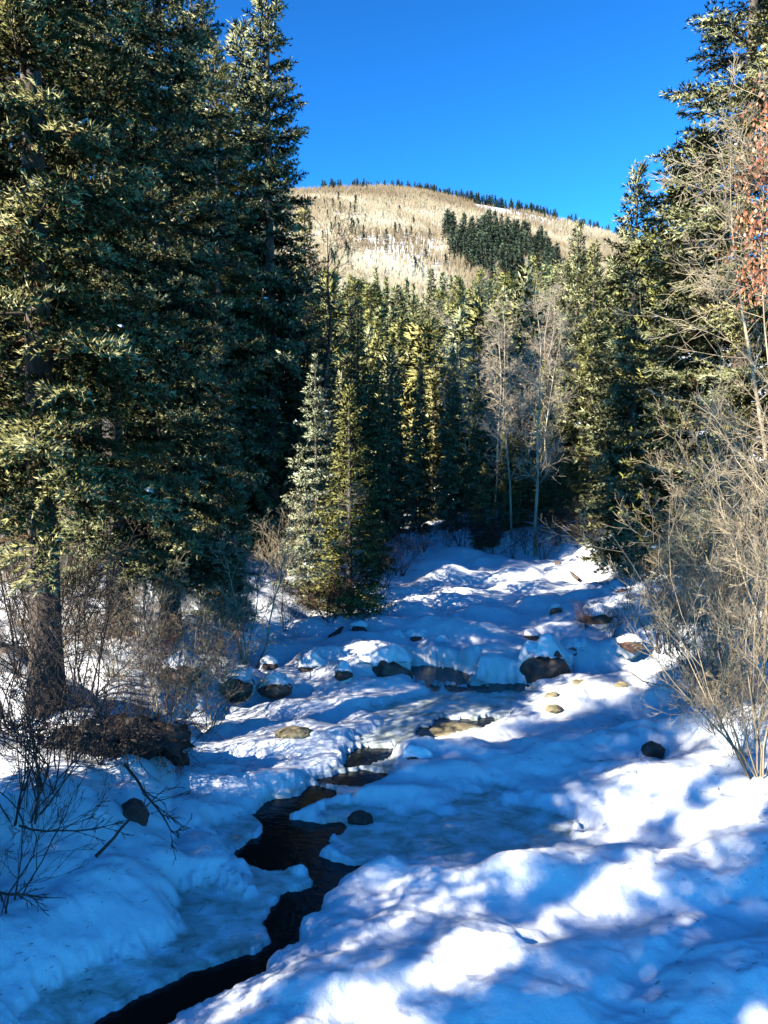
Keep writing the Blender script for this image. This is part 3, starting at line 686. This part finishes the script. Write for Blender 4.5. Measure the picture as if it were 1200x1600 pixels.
# ------------------------------------------------------------------ bare trees and shrubs
def grow(seed, stems, depth=3, nseg=7, wander=.16, upb=.05, kids=5, kid_len=.5, kid_ang=(.4, .9), droop=0, minr=.003):
    """stems: list of (p0, direction, length, radius); returns segments"""
    rg_ = random.Random(seed); S0, S1, Ra, Rb = [], [], [], []
    stack = [(Vector(p), Vector(d).normalized(), l, r, 0) for p, d, l, r in stems]
    while stack:
        p, d, l, r, dep = stack.pop()
        n = nseg if dep == 0 else (max(3, nseg - 2) if dep == 1 else (3 if dep == 2 else 2)); pts = [p.copy()]; ds = [d.copy()]
        for i in range(n):
            d = d + Vector((rg_.gauss(0, wander), rg_.gauss(0, wander), rg_.gauss(0, wander) + upb - droop * (i / n) * .3)); d.normalize()
            p = p + d * (l / n); pts.append(p.copy()); ds.append(d.copy())
        for i in range(n):
            S0.append(pts[i][:]); S1.append(pts[i + 1][:]); Ra.append(max(r * (1 - .8 * i / n), minr)); Rb.append(max(r * (1 - .8 * (i + 1) / n), minr * .8))
        if dep < depth:
            nk = kids if dep == 0 else max(2, kids - 1 - dep)
            for c in range(nk):
                f = rg_.uniform(.22, .97); i = min(int(f * n), n - 1); ff = f * n - i
                q = pts[i].lerp(pts[i + 1], ff); dd = ds[i + 1]
                ax = dd.cross(Vector((rg_.gauss(0, 1), rg_.gauss(0, 1), rg_.gauss(0, 1)))).normalized()
                nd = Quaternion(ax, rg_.uniform(*kid_ang)) @ dd
                stack.append((q, nd, l * kid_len * rg_.uniform(.6, 1.2) * (1.1 - .5 * f), max(r * (1 - .8 * f) * .6, minr), dep + 1))
    return np.array(S0), np.array(S1), np.array(Ra), np.array(Rb)
def shrub_mesh(name, seed, H, n, spread, m, r=.014, **kw):
    rr = random.Random(seed); st = []
    for i in range(n):
        a = rr.uniform(0, TAU); s = rr.uniform(.1, spread)
        st.append(((math.cos(a) * rr.uniform(0, .18), math.sin(a) * rr.uniform(0, .18), -.05), (math.cos(a) * s, math.sin(a) * s, 1), H * rr.uniform(.6, 1.05), r * rr.uniform(.6, 1.2)))
    a0, a1, b0, b1 = grow(seed, st, **kw); V, F = tubes(a0, a1, b0, b1, 3)
    return mk(name, V, F, m)
SH_ = {
 'tan1': shrub_mesh('stems', 101, 2.2, 13, .55, M_TWIG, .010, kids=7, depth=3, minr=.0022),
 'tan2': shrub_mesh('stems', 102, 2.0, 15, .75, M_TWIG, .010, kids=7, depth=3, minr=.0022),
 'pale': shrub_mesh('stems', 103, 3.2, 5, .45, M_PALE, .028, kids=9, depth=3, kid_len=.42, minr=.0035),
 'dark1': shrub_mesh('stems', 104, 2.0, 14, .7, M_DARKTWIG, .013, kids=6, depth=3),
 'dark2': shrub_mesh('stems', 105, 1.8, 11, 1.0, M_DARKTWIG, .012, kids=6, depth=3),
 'red': shrub_mesh('stems', 106, 1.1, 22, .8, M_REDTWIG, .007, kids=5, depth=2, nseg=5),
 'willow': shrub_mesh('stems', 107, 4.2, 13, .5, M_TWIG, .016, kids=8, depth=3, kid_len=.40, wander=.12, minr=.0026),
 'willow2': shrub_mesh('stems', 108, 3.8, 14, .65, M_TWIG, .014, kids=8, depth=3, kid_len=.42, wander=.13, minr=.0026),
}
def shrub(k, px, y, s, label, group, name='willow_shrub', cat='shrub', lean=(0, 0), x=None, rot=None):
    x = X(px, y) if x is None else x; r = ob(name, SH_[k], None, (x, y, gz(x, y)), label, cat, group)
    r.scale = (s, s, s); r.rotation_euler = (lean[0], lean[1], random.uniform(0, TAU) if rot is None else rot); return r
G_SL = 'bare shrubs on the left bank'
for k_, px_, y_, s_, l_ in [
 ('tan1', 250, 12.2, 1.0, 'tan leafless shrub on the left bank right of the dark nearest trunk'),
 ('tan2', 170, 12.6, 1.05, 'tan leafless shrub close behind the dark nearest trunk'),
 ('tan2', 300, 13.6, .95, 'dense tan shrub on the snowy left slope, centre of the pale thicket'),
 ('tan1', 215, 15, 1.1, 'tan shrub under the pale lower trunk on the left slope'),
 ('tan1', 330, 15.5, .9, 'thin tan shrub at the right end of the pale thicket'),
 ('pale', 385, 16, 1.25, 'tall pale branching shrub standing out against the dark grove'),
 ('red', 345, 14.6, 1.0, 'low reddish shrub above the dark rock on the left bank'),
 ('red', 375, 17.2, .9, 'reddish shrub right of the tall pale shrub'),
 ('tan2', 110, 15.5, 1.1, 'tan shrub deep behind the nearest trunk at far left'),
 ('dark1', 515, 19.5, .95, 'dark twiggy shrub at the foot of the young spruce pair'),
 ('red', 545, 19.9, 1.0, 'reddish low shrub at the foot of the young spruce pair'),
 ('red', 480, 19.7, .8, 'small reddish shrub left of the dark twiggy shrub below the young spruces'),
 ('dark2', 440, 19, .8, 'dark shrub between tall pale shrub and the young spruces'),
 ('dark1', 625, 26, 1.0, 'dark shrub overhanging the upper creek below the shaded spruces'),
 ('dark2', 600, 24, 1.0, 'spreading dark shrub on the upper left creek edge')]:
    shrub(k_, px_, y_, s_, l_, G_SL)
for px_, y_, k_, l_ in [(40, 14, 'tan2', 'tan shrub at the far left frame edge behind the black bushes'), (130, 17.5, 'tan1', 'tan shrub behind the pale lower trunk at left'), (200, 18.5, 'tan2', 'farthest tan shrub under the left grove'),
    (265, 17, 'tan2', 'tan shrub below the bare upper trunk tree'), (20, 17.5, 'tan2', 'farthest shrub at the left frame edge'), (85, 13, 'tan1', 'tan shrub leaning beside the nearest dark trunk'), (320, 12.4, 'tan2', 'low tan shrub nearest the sunlit left snow'),
    (225, 13.4, 'red', 'reddish low brush in the middle of the pale thicket'), (440, 21.5, 'tan1', 'thin tan shrub just left of the young spruce pair')]:
    shrub(k_, px_, y_, 1.15 if y_ > 13 else .85, l_, G_SL)
G_SD = 'dark shrubs at lower left'
for k_, px_, y_, s_, l_, le in [
 ('dark1', 20, 8.2, 1.0, 'black leafless bush at the left frame edge above the blue snow bank', (0, .15)),
 ('dark2', 90, 9.4, 1.0, 'black leafless bush in front of the nearest trunk', (0, .1)),
 ('dark1', 215, 10.4, .85, 'black upright bush on the dark earth mound beside the lit snow', (0, .12)),
 ('dark2', 150, 9.9, .85, 'black arching bush on the left part of the dark earth mound', (0, 0)),
 ('dark2', -20, 7.0, .85, 'black twigs entering at the left edge over the lower snow bank', (0, .45)),
 ('dark2', 60, 8.6, .9, 'black tangled bush low over the middle of the left snow bank', (0, .2)),
 ('dark1', 120, 10.8, 1.2, 'tall black bush right of the nearest dark trunk', (0, .05)),
 ('dark2', 270, 10.6, .6, 'small black spray of twigs at the right tip of the earth mound', (0, .3)),
 ('dark1', 40, 11.4, 1.5, 'tall black bush directly around the nearest dark trunk', (0, 0)),
 ('dark1', -10, 10.2, 1.3, 'tall black bush in the far left shade behind the frame edge bush', (0, .1))]:
    shrub(k_, px_, y_, s_, l_, G_SD, 'dark_shrub', lean=le)
G_SR = 'pale shrubs on the right bank'
for k_, px_, y_, s_, l_, le in [
 ('willow', 1205, 9.8, .95, 'largest pale willow at the right edge, stems fanning out from the snow', (0, -.06)),
 ('willow2', 1200, 11.6, .95, 'pale willow behind the largest one, its crown over the right bank', (0, -.05)),
 ('willow', 1145, 13.6, .9, 'pale willow in the middle of the right bank thicket', (0, -.05)),
 ('willow2', 1230, 13.5, 1.2, 'tall pale willow reaching high at the right edge', (0, -.1)),
 ('tan2', 1130, 11.2, .8, 'low tangled tan shrub overhanging the shaded snow at right', (0, -.15)),
 ('tan1', 1060, 15.5, .9, 'thin tan shrub left of the pale willow thicket', (0, 0)),
 ('dark1', 1045, 15.8, 1.2, 'dark stemmed shrub among pale ones on the right bank', (0, -.1)),
 ('willow', 1150, 12.5, .85, 'pale willow between the largest one and the thicket middle', (0, 0)),
 ('willow2', 1120, 12.9, .95, 'slim pale willow standing in the gap between two dense ones', (0, 0)),
 ('tan1', 1090, 12.6, .95, 'tan shrub low in front of the thicket middle', (0, -.1)),
 ('willow', 1250, 11.2, 1.25, 'very tall pale willow partly cut by the right frame edge', (0, -.04)),
 ('red', 915, 18.6, .7, 'small reddish brush behind the big dark boulder', (0, 0)),
 ('red', 960, 17.2, .8, 'reddish brush on the right bank above the tan stones', (0, 0)),
 ('tan2', 1170, 10.3, .7, 'dense low tan shrub at the foot of the largest willow', (0, -.1)),
 ('red', 1120, 12.2, 1.1, 'reddish tangle low in the right bank thicket', (0, 0))]:
    shrub(k_, px_, y_, s_, l_, G_SR, lean=le)
G_SB = 'dark shrubs below the trees at the creek head'
for i, (k_, px_, y_, s_, l_) in enumerate([
 ('dark1', 745, 31, .8, 'dark shrub under the bright narrow spruce at the creek head'), ('dark2', 800, 30.5, .8, 'dark shrub below the tallest pale bare tree'),
 ('dark1', 850, 30, .8, 'dark shrub on the far snow left of the fallen log'), ('dark2', 905, 30.5, .9, 'dark shrub right of the far fallen log'), ('dark1', 660, 31, .8, 'dark shrub at the left side of the creek head'),
 ('red', 700, 33, 1.0, 'reddish shrub at the foot of the bright narrow spruce')]):
    shrub(k_, px_, y_, s_, l_, G_SB)
for px_, y_, k_, l_ in [(722, 31.5, 'dark1', 'low dark brush between the bright narrow spruce and the creek'), (770, 31.2, 'dark2', 'dark brush left of the tallest pale trunk'), (825, 31.5, 'dark2', 'dark brush right at the tallest pale trunk'),
    (875, 31, 'dark1', 'dark brush behind the far fallen log'), (935, 29.5, 'dark2', 'dark brush at the right end of the far snow'), (640, 32.5, 'dark2', 'dark brush beside the snowy gap')]:
    shrub(k_, px_, y_, 1.0, l_, G_SB)
for px_, y_, h_, l_ in [(758, 32.6, 3.6, 'low dark spruce at the left foot of the pale bare trees'), (812, 33.4, 4.2, 'low dark spruce in the middle under the pale bare trees'), (868, 32.6, 3.8, 'low dark spruce at the right foot of the pale bare trees'), (918, 31.6, 4.4, 'low dark spruce at the right end of the creek head')]:
    plant_tree('mid2', X(px_, y_), y_, h_, 1.7, l_, group='low spruces at the creek head')
# bare trees (aspens / cottonwoods)
def bare_tree(name, seed, H, r, m, loc, label, group, lean=(0, 0), kids=26, twist=.055, parts=True, kl=.2, ang=(.5, 1.1), cat='bare tree', droop=0):
    rr = random.Random(seed); d = Vector((lean[0], lean[1], 1)).normalized(); p = Vector((0, 0, -.1)); n = 12; pts = [p.copy()]
    for i in range(n):
        d = (d + Vector((rr.gauss(0, twist), rr.gauss(0, twist), .03))).normalized(); p = p + d * (H / n); pts.append(p.copy())
    root = ob(name, None, None, loc, label, cat, group)
    P0 = np.array([q[:] for q in pts[:-1]]); P1 = np.array([q[:] for q in pts[1:]]); rs = np.array([r * (1 - .93 * i / n) for i in range(n + 1)])
    ob('trunk', mk('trunk', *tubes(P0, P1, rs[:-1], rs[1:], 7), m, smooth=True), root)
    st = []
    for c in range(kids):
        f = rr.uniform(.22, 1) ** .9; i = min(int(f * n), n - 1); q = pts[i].lerp(pts[i + 1], f * n - i); a = rr.uniform(0, TAU); e = rr.uniform(.2, .9)
        st.append((q[:], (math.cos(a), math.sin(a), e * 1.3), H * kl * rr.uniform(.6, 1.25) * (1.25 - f * .75), max(rs[i] * .5, .006)))
    a0, a1, b0, b1 = grow(seed + 1, st, depth=2, nseg=5, kids=8, kid_len=.5, wander=.17, kid_ang=ang, minr=.004, droop=droop)
    ob('limbs', mk('limbs', *tubes(a0, a1, b0, b1, 3), m), root); return root
G_A = 'pale bare trees at the creek head'
for i, (px_, y_, top, lab) in enumerate([
 (838, 31, 462, 'tallest pale bare tree with straight light trunk at the creek head'),
 (800, 32.5, 478, 'pale bare tree just left of the tallest straight one'),
 (772, 34, 490, 'pale bare tree leftmost of the pale group at the creek head'),
 (822, 36, 455, 'pale bare tree behind and between the two tallest pale ones'),
 (860, 35, 500, 'pale bare tree on the right side of the pale group'),
 (785, 39, 450, 'pale bare tree in the second row left of the tallest'), (845, 40, 440, 'pale bare tree with the highest fine twigs in the second row'), (735, 41, 480, 'pale bare tree above the dark spruce beside the bright narrow one'),
 (752, 37, 520, 'thin pale bare tree beside the bright narrow spruce')]):
    x_ = X(px_, y_); z_ = gz(x_, y_); bare_tree('bare_tree', 300 + i * 7, ztop(top, y_) - z_, .055 if i else .08, M_PALE, (x_, y_, z_), lab, G_A, kids=44, kl=.17)
x_ = X(530, 27); bare_tree('bare_tree', 391, 11.6, .13, M_DARKTWIG, (X(528, 26), 26, gz(X(528, 26), 26)), 'dark leafless tree with crooked crown against the mountain at the grove edge', 'dark bare trees', lean=(.09, 0), kids=26, kl=.26, twist=.13)
bare_tree('bare_tree', 392, 8.6, .12, M_DARKTWIG, (X(465, 29), 29, gz(X(465, 29), 29)), 'dark leafless tree in deep shade right of the skyline spruce', 'dark bare trees', lean=(.10, 0), kids=36, kl=.25)
bare_tree('bare_tree', 393, 9.5, .06, M_TWIG, (X(1240, 12.6), 12.6, gz(X(1240, 12.6), 12.6)), 'leaning pale trunk crossing the right bank thicket up to the frame edge', 'leaning pale trees at right', lean=(-.14, 0), kids=34, kl=.16)
lt = bare_tree('bare_tree', 395, 8.5, .028, M_TWIG, (X(1205, 10.8), 10.8, gz(X(1205, 10.8), 10.8)), 'slender tree at the right edge holding rust coloured dry leaves', 'leaning pale trees at right', lean=(-.02, 0), kids=50, kl=.25)
# its leaves, hanging in the upper crown
rg = np.random.default_rng(77); n = 1500
me_ = lt.children[1].data; v = np.empty(len(me_.vertices) * 3, np.float32); me_.vertices.foreach_get('co', v); v = v.reshape(-1, 3)
v = v[(v[:, 2] > 4.9) & (np.hypot(v[:, 0], v[:, 1]) > .25)]; c = v[rg.integers(0, len(v), n)] + rg.normal(size=(n, 3)) * .18
dn = norm(np.stack([rg.normal(size=n) * .4, rg.normal(size=n) * .4, -np.ones(n)], -1)); sv = norm(np.cross(dn, rg.normal(size=(n, 3))))
l = rg.uniform(.04, .08, n)[:, None]; Vq = np.stack([c, c + dn * l * .5 + sv * l * .3, c + dn * l, c + dn * l * .5 - sv * l * .3], 1).reshape(-1, 3)
o_ = ob('dry_leaves', mk('dry_leaves', Vq, np.arange(n * 4).reshape(-1, 4), M_LEAF, tint=rg.random(n)), lt); o_['kind'] = 'stuff'

# ------------------------------------------------------------------ boulders and stones
import bmesh
def ico(sub):
    bm = bmesh.new(); bmesh.ops.create_icosphere(bm, subdivisions=sub, radius=1)
    V = np.array([v.co[:] for v in bm.verts]); F = np.array([[v.index for v in f.verts] for f in bm.faces]); bm.free(); return V, F
ICO4 = ico(4); ICO3 = ico(3)
def rock_mesh(seed, sx, sy, sz, blocky=.5, sub=4):
    V, F = ICO4 if sub == 4 else ICO3; V = V.copy(); r_ = np.random.default_rng(seed)
    # cut by random planes for facets
    for _ in range(11):
        nrm = r_.normal(size=3); nrm /= np.linalg.norm(nrm); d = r_.uniform(.62, .9); k = V @ nrm - d
        V -= np.maximum(k, 0)[:, None] * nrm * blocky * 1.8
    nz = fbm(V[:, 0] * 2.3 + seed, V[:, 1] * 2.3 + V[:, 2] * 1.7, 4, .55) - .5
    V *= (1 + nz * .28)[:, None]
    return V * np.array([sx, sy, sz]), F
def cap_mesh(seed, V, F, sx, sy, sz, th):
    """snow lying on the upper faces of the rock"""
    r_ = np.random.default_rng(seed + 9); U, F2 = ICO4; U = U.copy()
    th = th + .05
    C = U * np.array([sx * 1.08, sy * 1.35, 1]); front = sstep(.15, -.75, U[:, 1])
    top = (sz * 1.0 + th * .9) * np.clip(U[:, 2], 0, 1) ** .8
    low = sz * (.80 + .25 * (fbm(C[:, 0] * 5 + seed, C[:, 1] * 0 + seed, 3) - .5))
    C[:, 2] = np.where(U[:, 2] > 0, top, U[:, 2] * .3)
    C[:, 2] = np.where(front > .0, np.maximum(C[:, 2], low * front + C[:, 2] * (1 - front)), C[:, 2])
    C[:, 1] = C[:, 1] * (1 - .36 * front) + sy * .22
    lump = 1 + .40 * (fbm(np.arctan2(U[:, 1], np.abs(U[:, 0])) * 1.6 + 8 + seed, U[:, 2] * 2 + seed, 3) - .5) * 2
    C[:, :2] *= lump[:, None]; C[:, 2] *= (1 + .6 * (fbm(C[:, 0] * 5, C[:, 1] * 4 + seed, 2) - .5)); return C, F2
for i, (px_, py_, w_, h_, m_, cap, nm, lb) in enumerate(ROCKS):
    x_, y_ = at(px_, py_)
    # walk along the sight line to the real snow surface
    for _ in range(3):
        z_ = gz(x_, y_) if i not in (2, 3, 0, 9) else SLOPE * y_ + .08
        x_, y_ = at(px_, py_, z_ - SLOPE * y_)
    pxm = y_ / 1200; sx = w_ * pxm * .5; hh = h_ * pxm; sy = sx * random.uniform(.7, .95)
    sz = max(hh * (.75 if cap == 0 else .62), .03)
    V, F = rock_mesh(500 + i, sx * 1.2, sy * 1.1, sz * 1.12, .5 if i != 0 else .62)
    if m_ is M_MOSSROCK and i == 15: V, F = rock_mesh(515, sx, sy * .8, .16, .3)
    zc = z_ + hh * .05 if i != 15 else SLOPE * y_ - .14
    y2 = y_ + sy * .55
    r = ob(nm, mk(nm, V, F, m_, smooth=False), None, (x_ * y2 / y_, y2, zc), lb, 'rock', 'rocks along the creek')
    if cap > 0:
        C, F2 = cap_mesh(700 + i, V, F, sx, sy, sz, cap); c_ = ob('snow_cap', mk('snow_cap', C, F2, M_SNOW, smooth=True), r)
# dark earth mound with roots at lower left
x_, y_ = at(160, 1268); z_ = gz(x_, y_)
V, F = rock_mesh(801, 1.2, .5, .24, .3); V += ((np.stack([fbm(V[:, 0] * 5 + q, V[:, 1] * 5 + V[:, 2] * 6 + q, 4, .7) for q in (0, 20, 40)], -1)) - .5) * .42
r = ob('earth_mound', mk('earth_mound', V, F, M_EARTH), None, (x_, y_ + .35, z_ + .12), 'black undercut earth mound with roots at lower left above the blue snow bank', 'earth mound')
st = []; rr = random.Random(9)
for i in range(80):
    a = rr.uniform(-3.3, .2); st.append(((math.cos(a) * .9 * rr.random(), math.sin(a) * .45, .2), (math.cos(a), math.sin(a), -.1), rr.uniform(.4, 1.0), .014))
ob('roots', mk('roots', *tubes(*grow(12, st, depth=1, wander=.3, upb=-.05, kids=4), 3), M_DARKTWIG), r)
# fallen branches
def branch(px0, py0, px1, py1, lift0, lift1, r0, label, seed, kids=6, name='fallen_branch', m=M_DARKTWIG, kl=.35):
    a = at(px0, py0, lift0); b = at(px1, py1, lift1)
    p0 = Vector((a[0], a[1], SLOPE * a[1] + lift0)); p1 = Vector((b[0], b[1], SLOPE * b[1] + lift1)); d = p1 - p0
    g = grow(seed, [((0, 0, 0), d[:], d.length, r0)], depth=2, nseg=8, wander=.10, upb=0, kids=kids, kid_len=kl, kid_ang=(.35, .8), minr=.004)
    o = ob(name, mk(name, *tubes(*g, 5), m, smooth=True), None, p0, label, 'branch', 'fallen branches'); return o
branch(195, 1195, 322, 1322, 1.0, .55, .022, 'bare black branch arching down over the blue snow toward the pool', 61, 8)
branch(150, 1338, 250, 1240, .75, 1.0, .020, 'short black forked branch propped on the snow left of the arching branch', 62, 4)
branch(30, 1290, 200, 1362, .9, .7, .012, 'thin black twig lying over the left snow bank', 63, 7)
branch(0, 1395, 110, 1395, .8, .7, .014, 'thin black twig low at the left frame edge', 64, 6)
branch(300, 1060, 460, 955, .9, 1.3, .022, 'long pale branch leaning across the left bank above the creek', 65, 9, m=M_TWIG)
branch(985, 1050, 1140, 1200, .7, .6, .012, 'long thin bent twig hanging over the right snow', 66, 6, m=M_TWIG)
def log(px0, py0, px1, py1, r0, label, seed):
    a = at(px0, py0); b = at(px1, py1); p0 = Vector((a[0], a[1], gz(*a) + r0)); p1 = Vector((b[0], b[1], gz(*b) + r0)); n = 7
    ts = [p0.lerp(p1, i / n) + Vector((0, 0, random.uniform(-.02, .03))) - p0 for i in range(n + 1)]
    P0 = np.array([t[:] for t in ts[:-1]]); P1 = np.array([t[:] for t in ts[1:]]); rs = np.linspace(r0, r0 * .6, n + 1)
    ob('fallen_log', mk('fallen_log', *tubes(P0, P1, rs[:-1], rs[1:], 8), M_BARK, smooth=True), None, p0, label, 'log', 'fallen logs')
log(870, 893, 905, 912, .10, 'dark fallen log lying on the far snow right of the creek head', 1)
log(518, 1003, 566, 972, .09, 'dark log slanting up the left bank below the young spruces', 2)
log(300, 968, 352, 1002, .10, 'fallen log on the snowy left slope behind the pale shrubs', 3)


# litter on the snow: bits of twig, needles and bark
rg = np.random.default_rng(91); n = 2600
xx = np.concatenate([rg.normal(-3.6, 1.4, n // 2), rg.normal(5.0, 1.5, n // 2)]); yy_ = rg.uniform(6, 22, n)
k = usdf(xx, yy_, WXY) > .15; xx, yy_ = xx[k], yy_[k]; n = len(xx); zz = height(xx, yy_) + .006
a = rg.uniform(0, TAU, n); l = rg.uniform(.008, .05, n) * np.clip(yy_ / 10, .5, 1); P = np.stack([xx, yy_, zz], -1); d = np.stack([np.cos(a), np.sin(a), rg.normal(size=n) * .15], -1) * l[:, None]
V, F = tubes(P - d, P + d, np.full(n, .0035), np.full(n, .002), 3)
ob('twig_litter', mk('twig_litter', V, F, M_DARKTWIG), label='small dark twigs and needles littering the snow banks', cat='litter', kind='stuff')
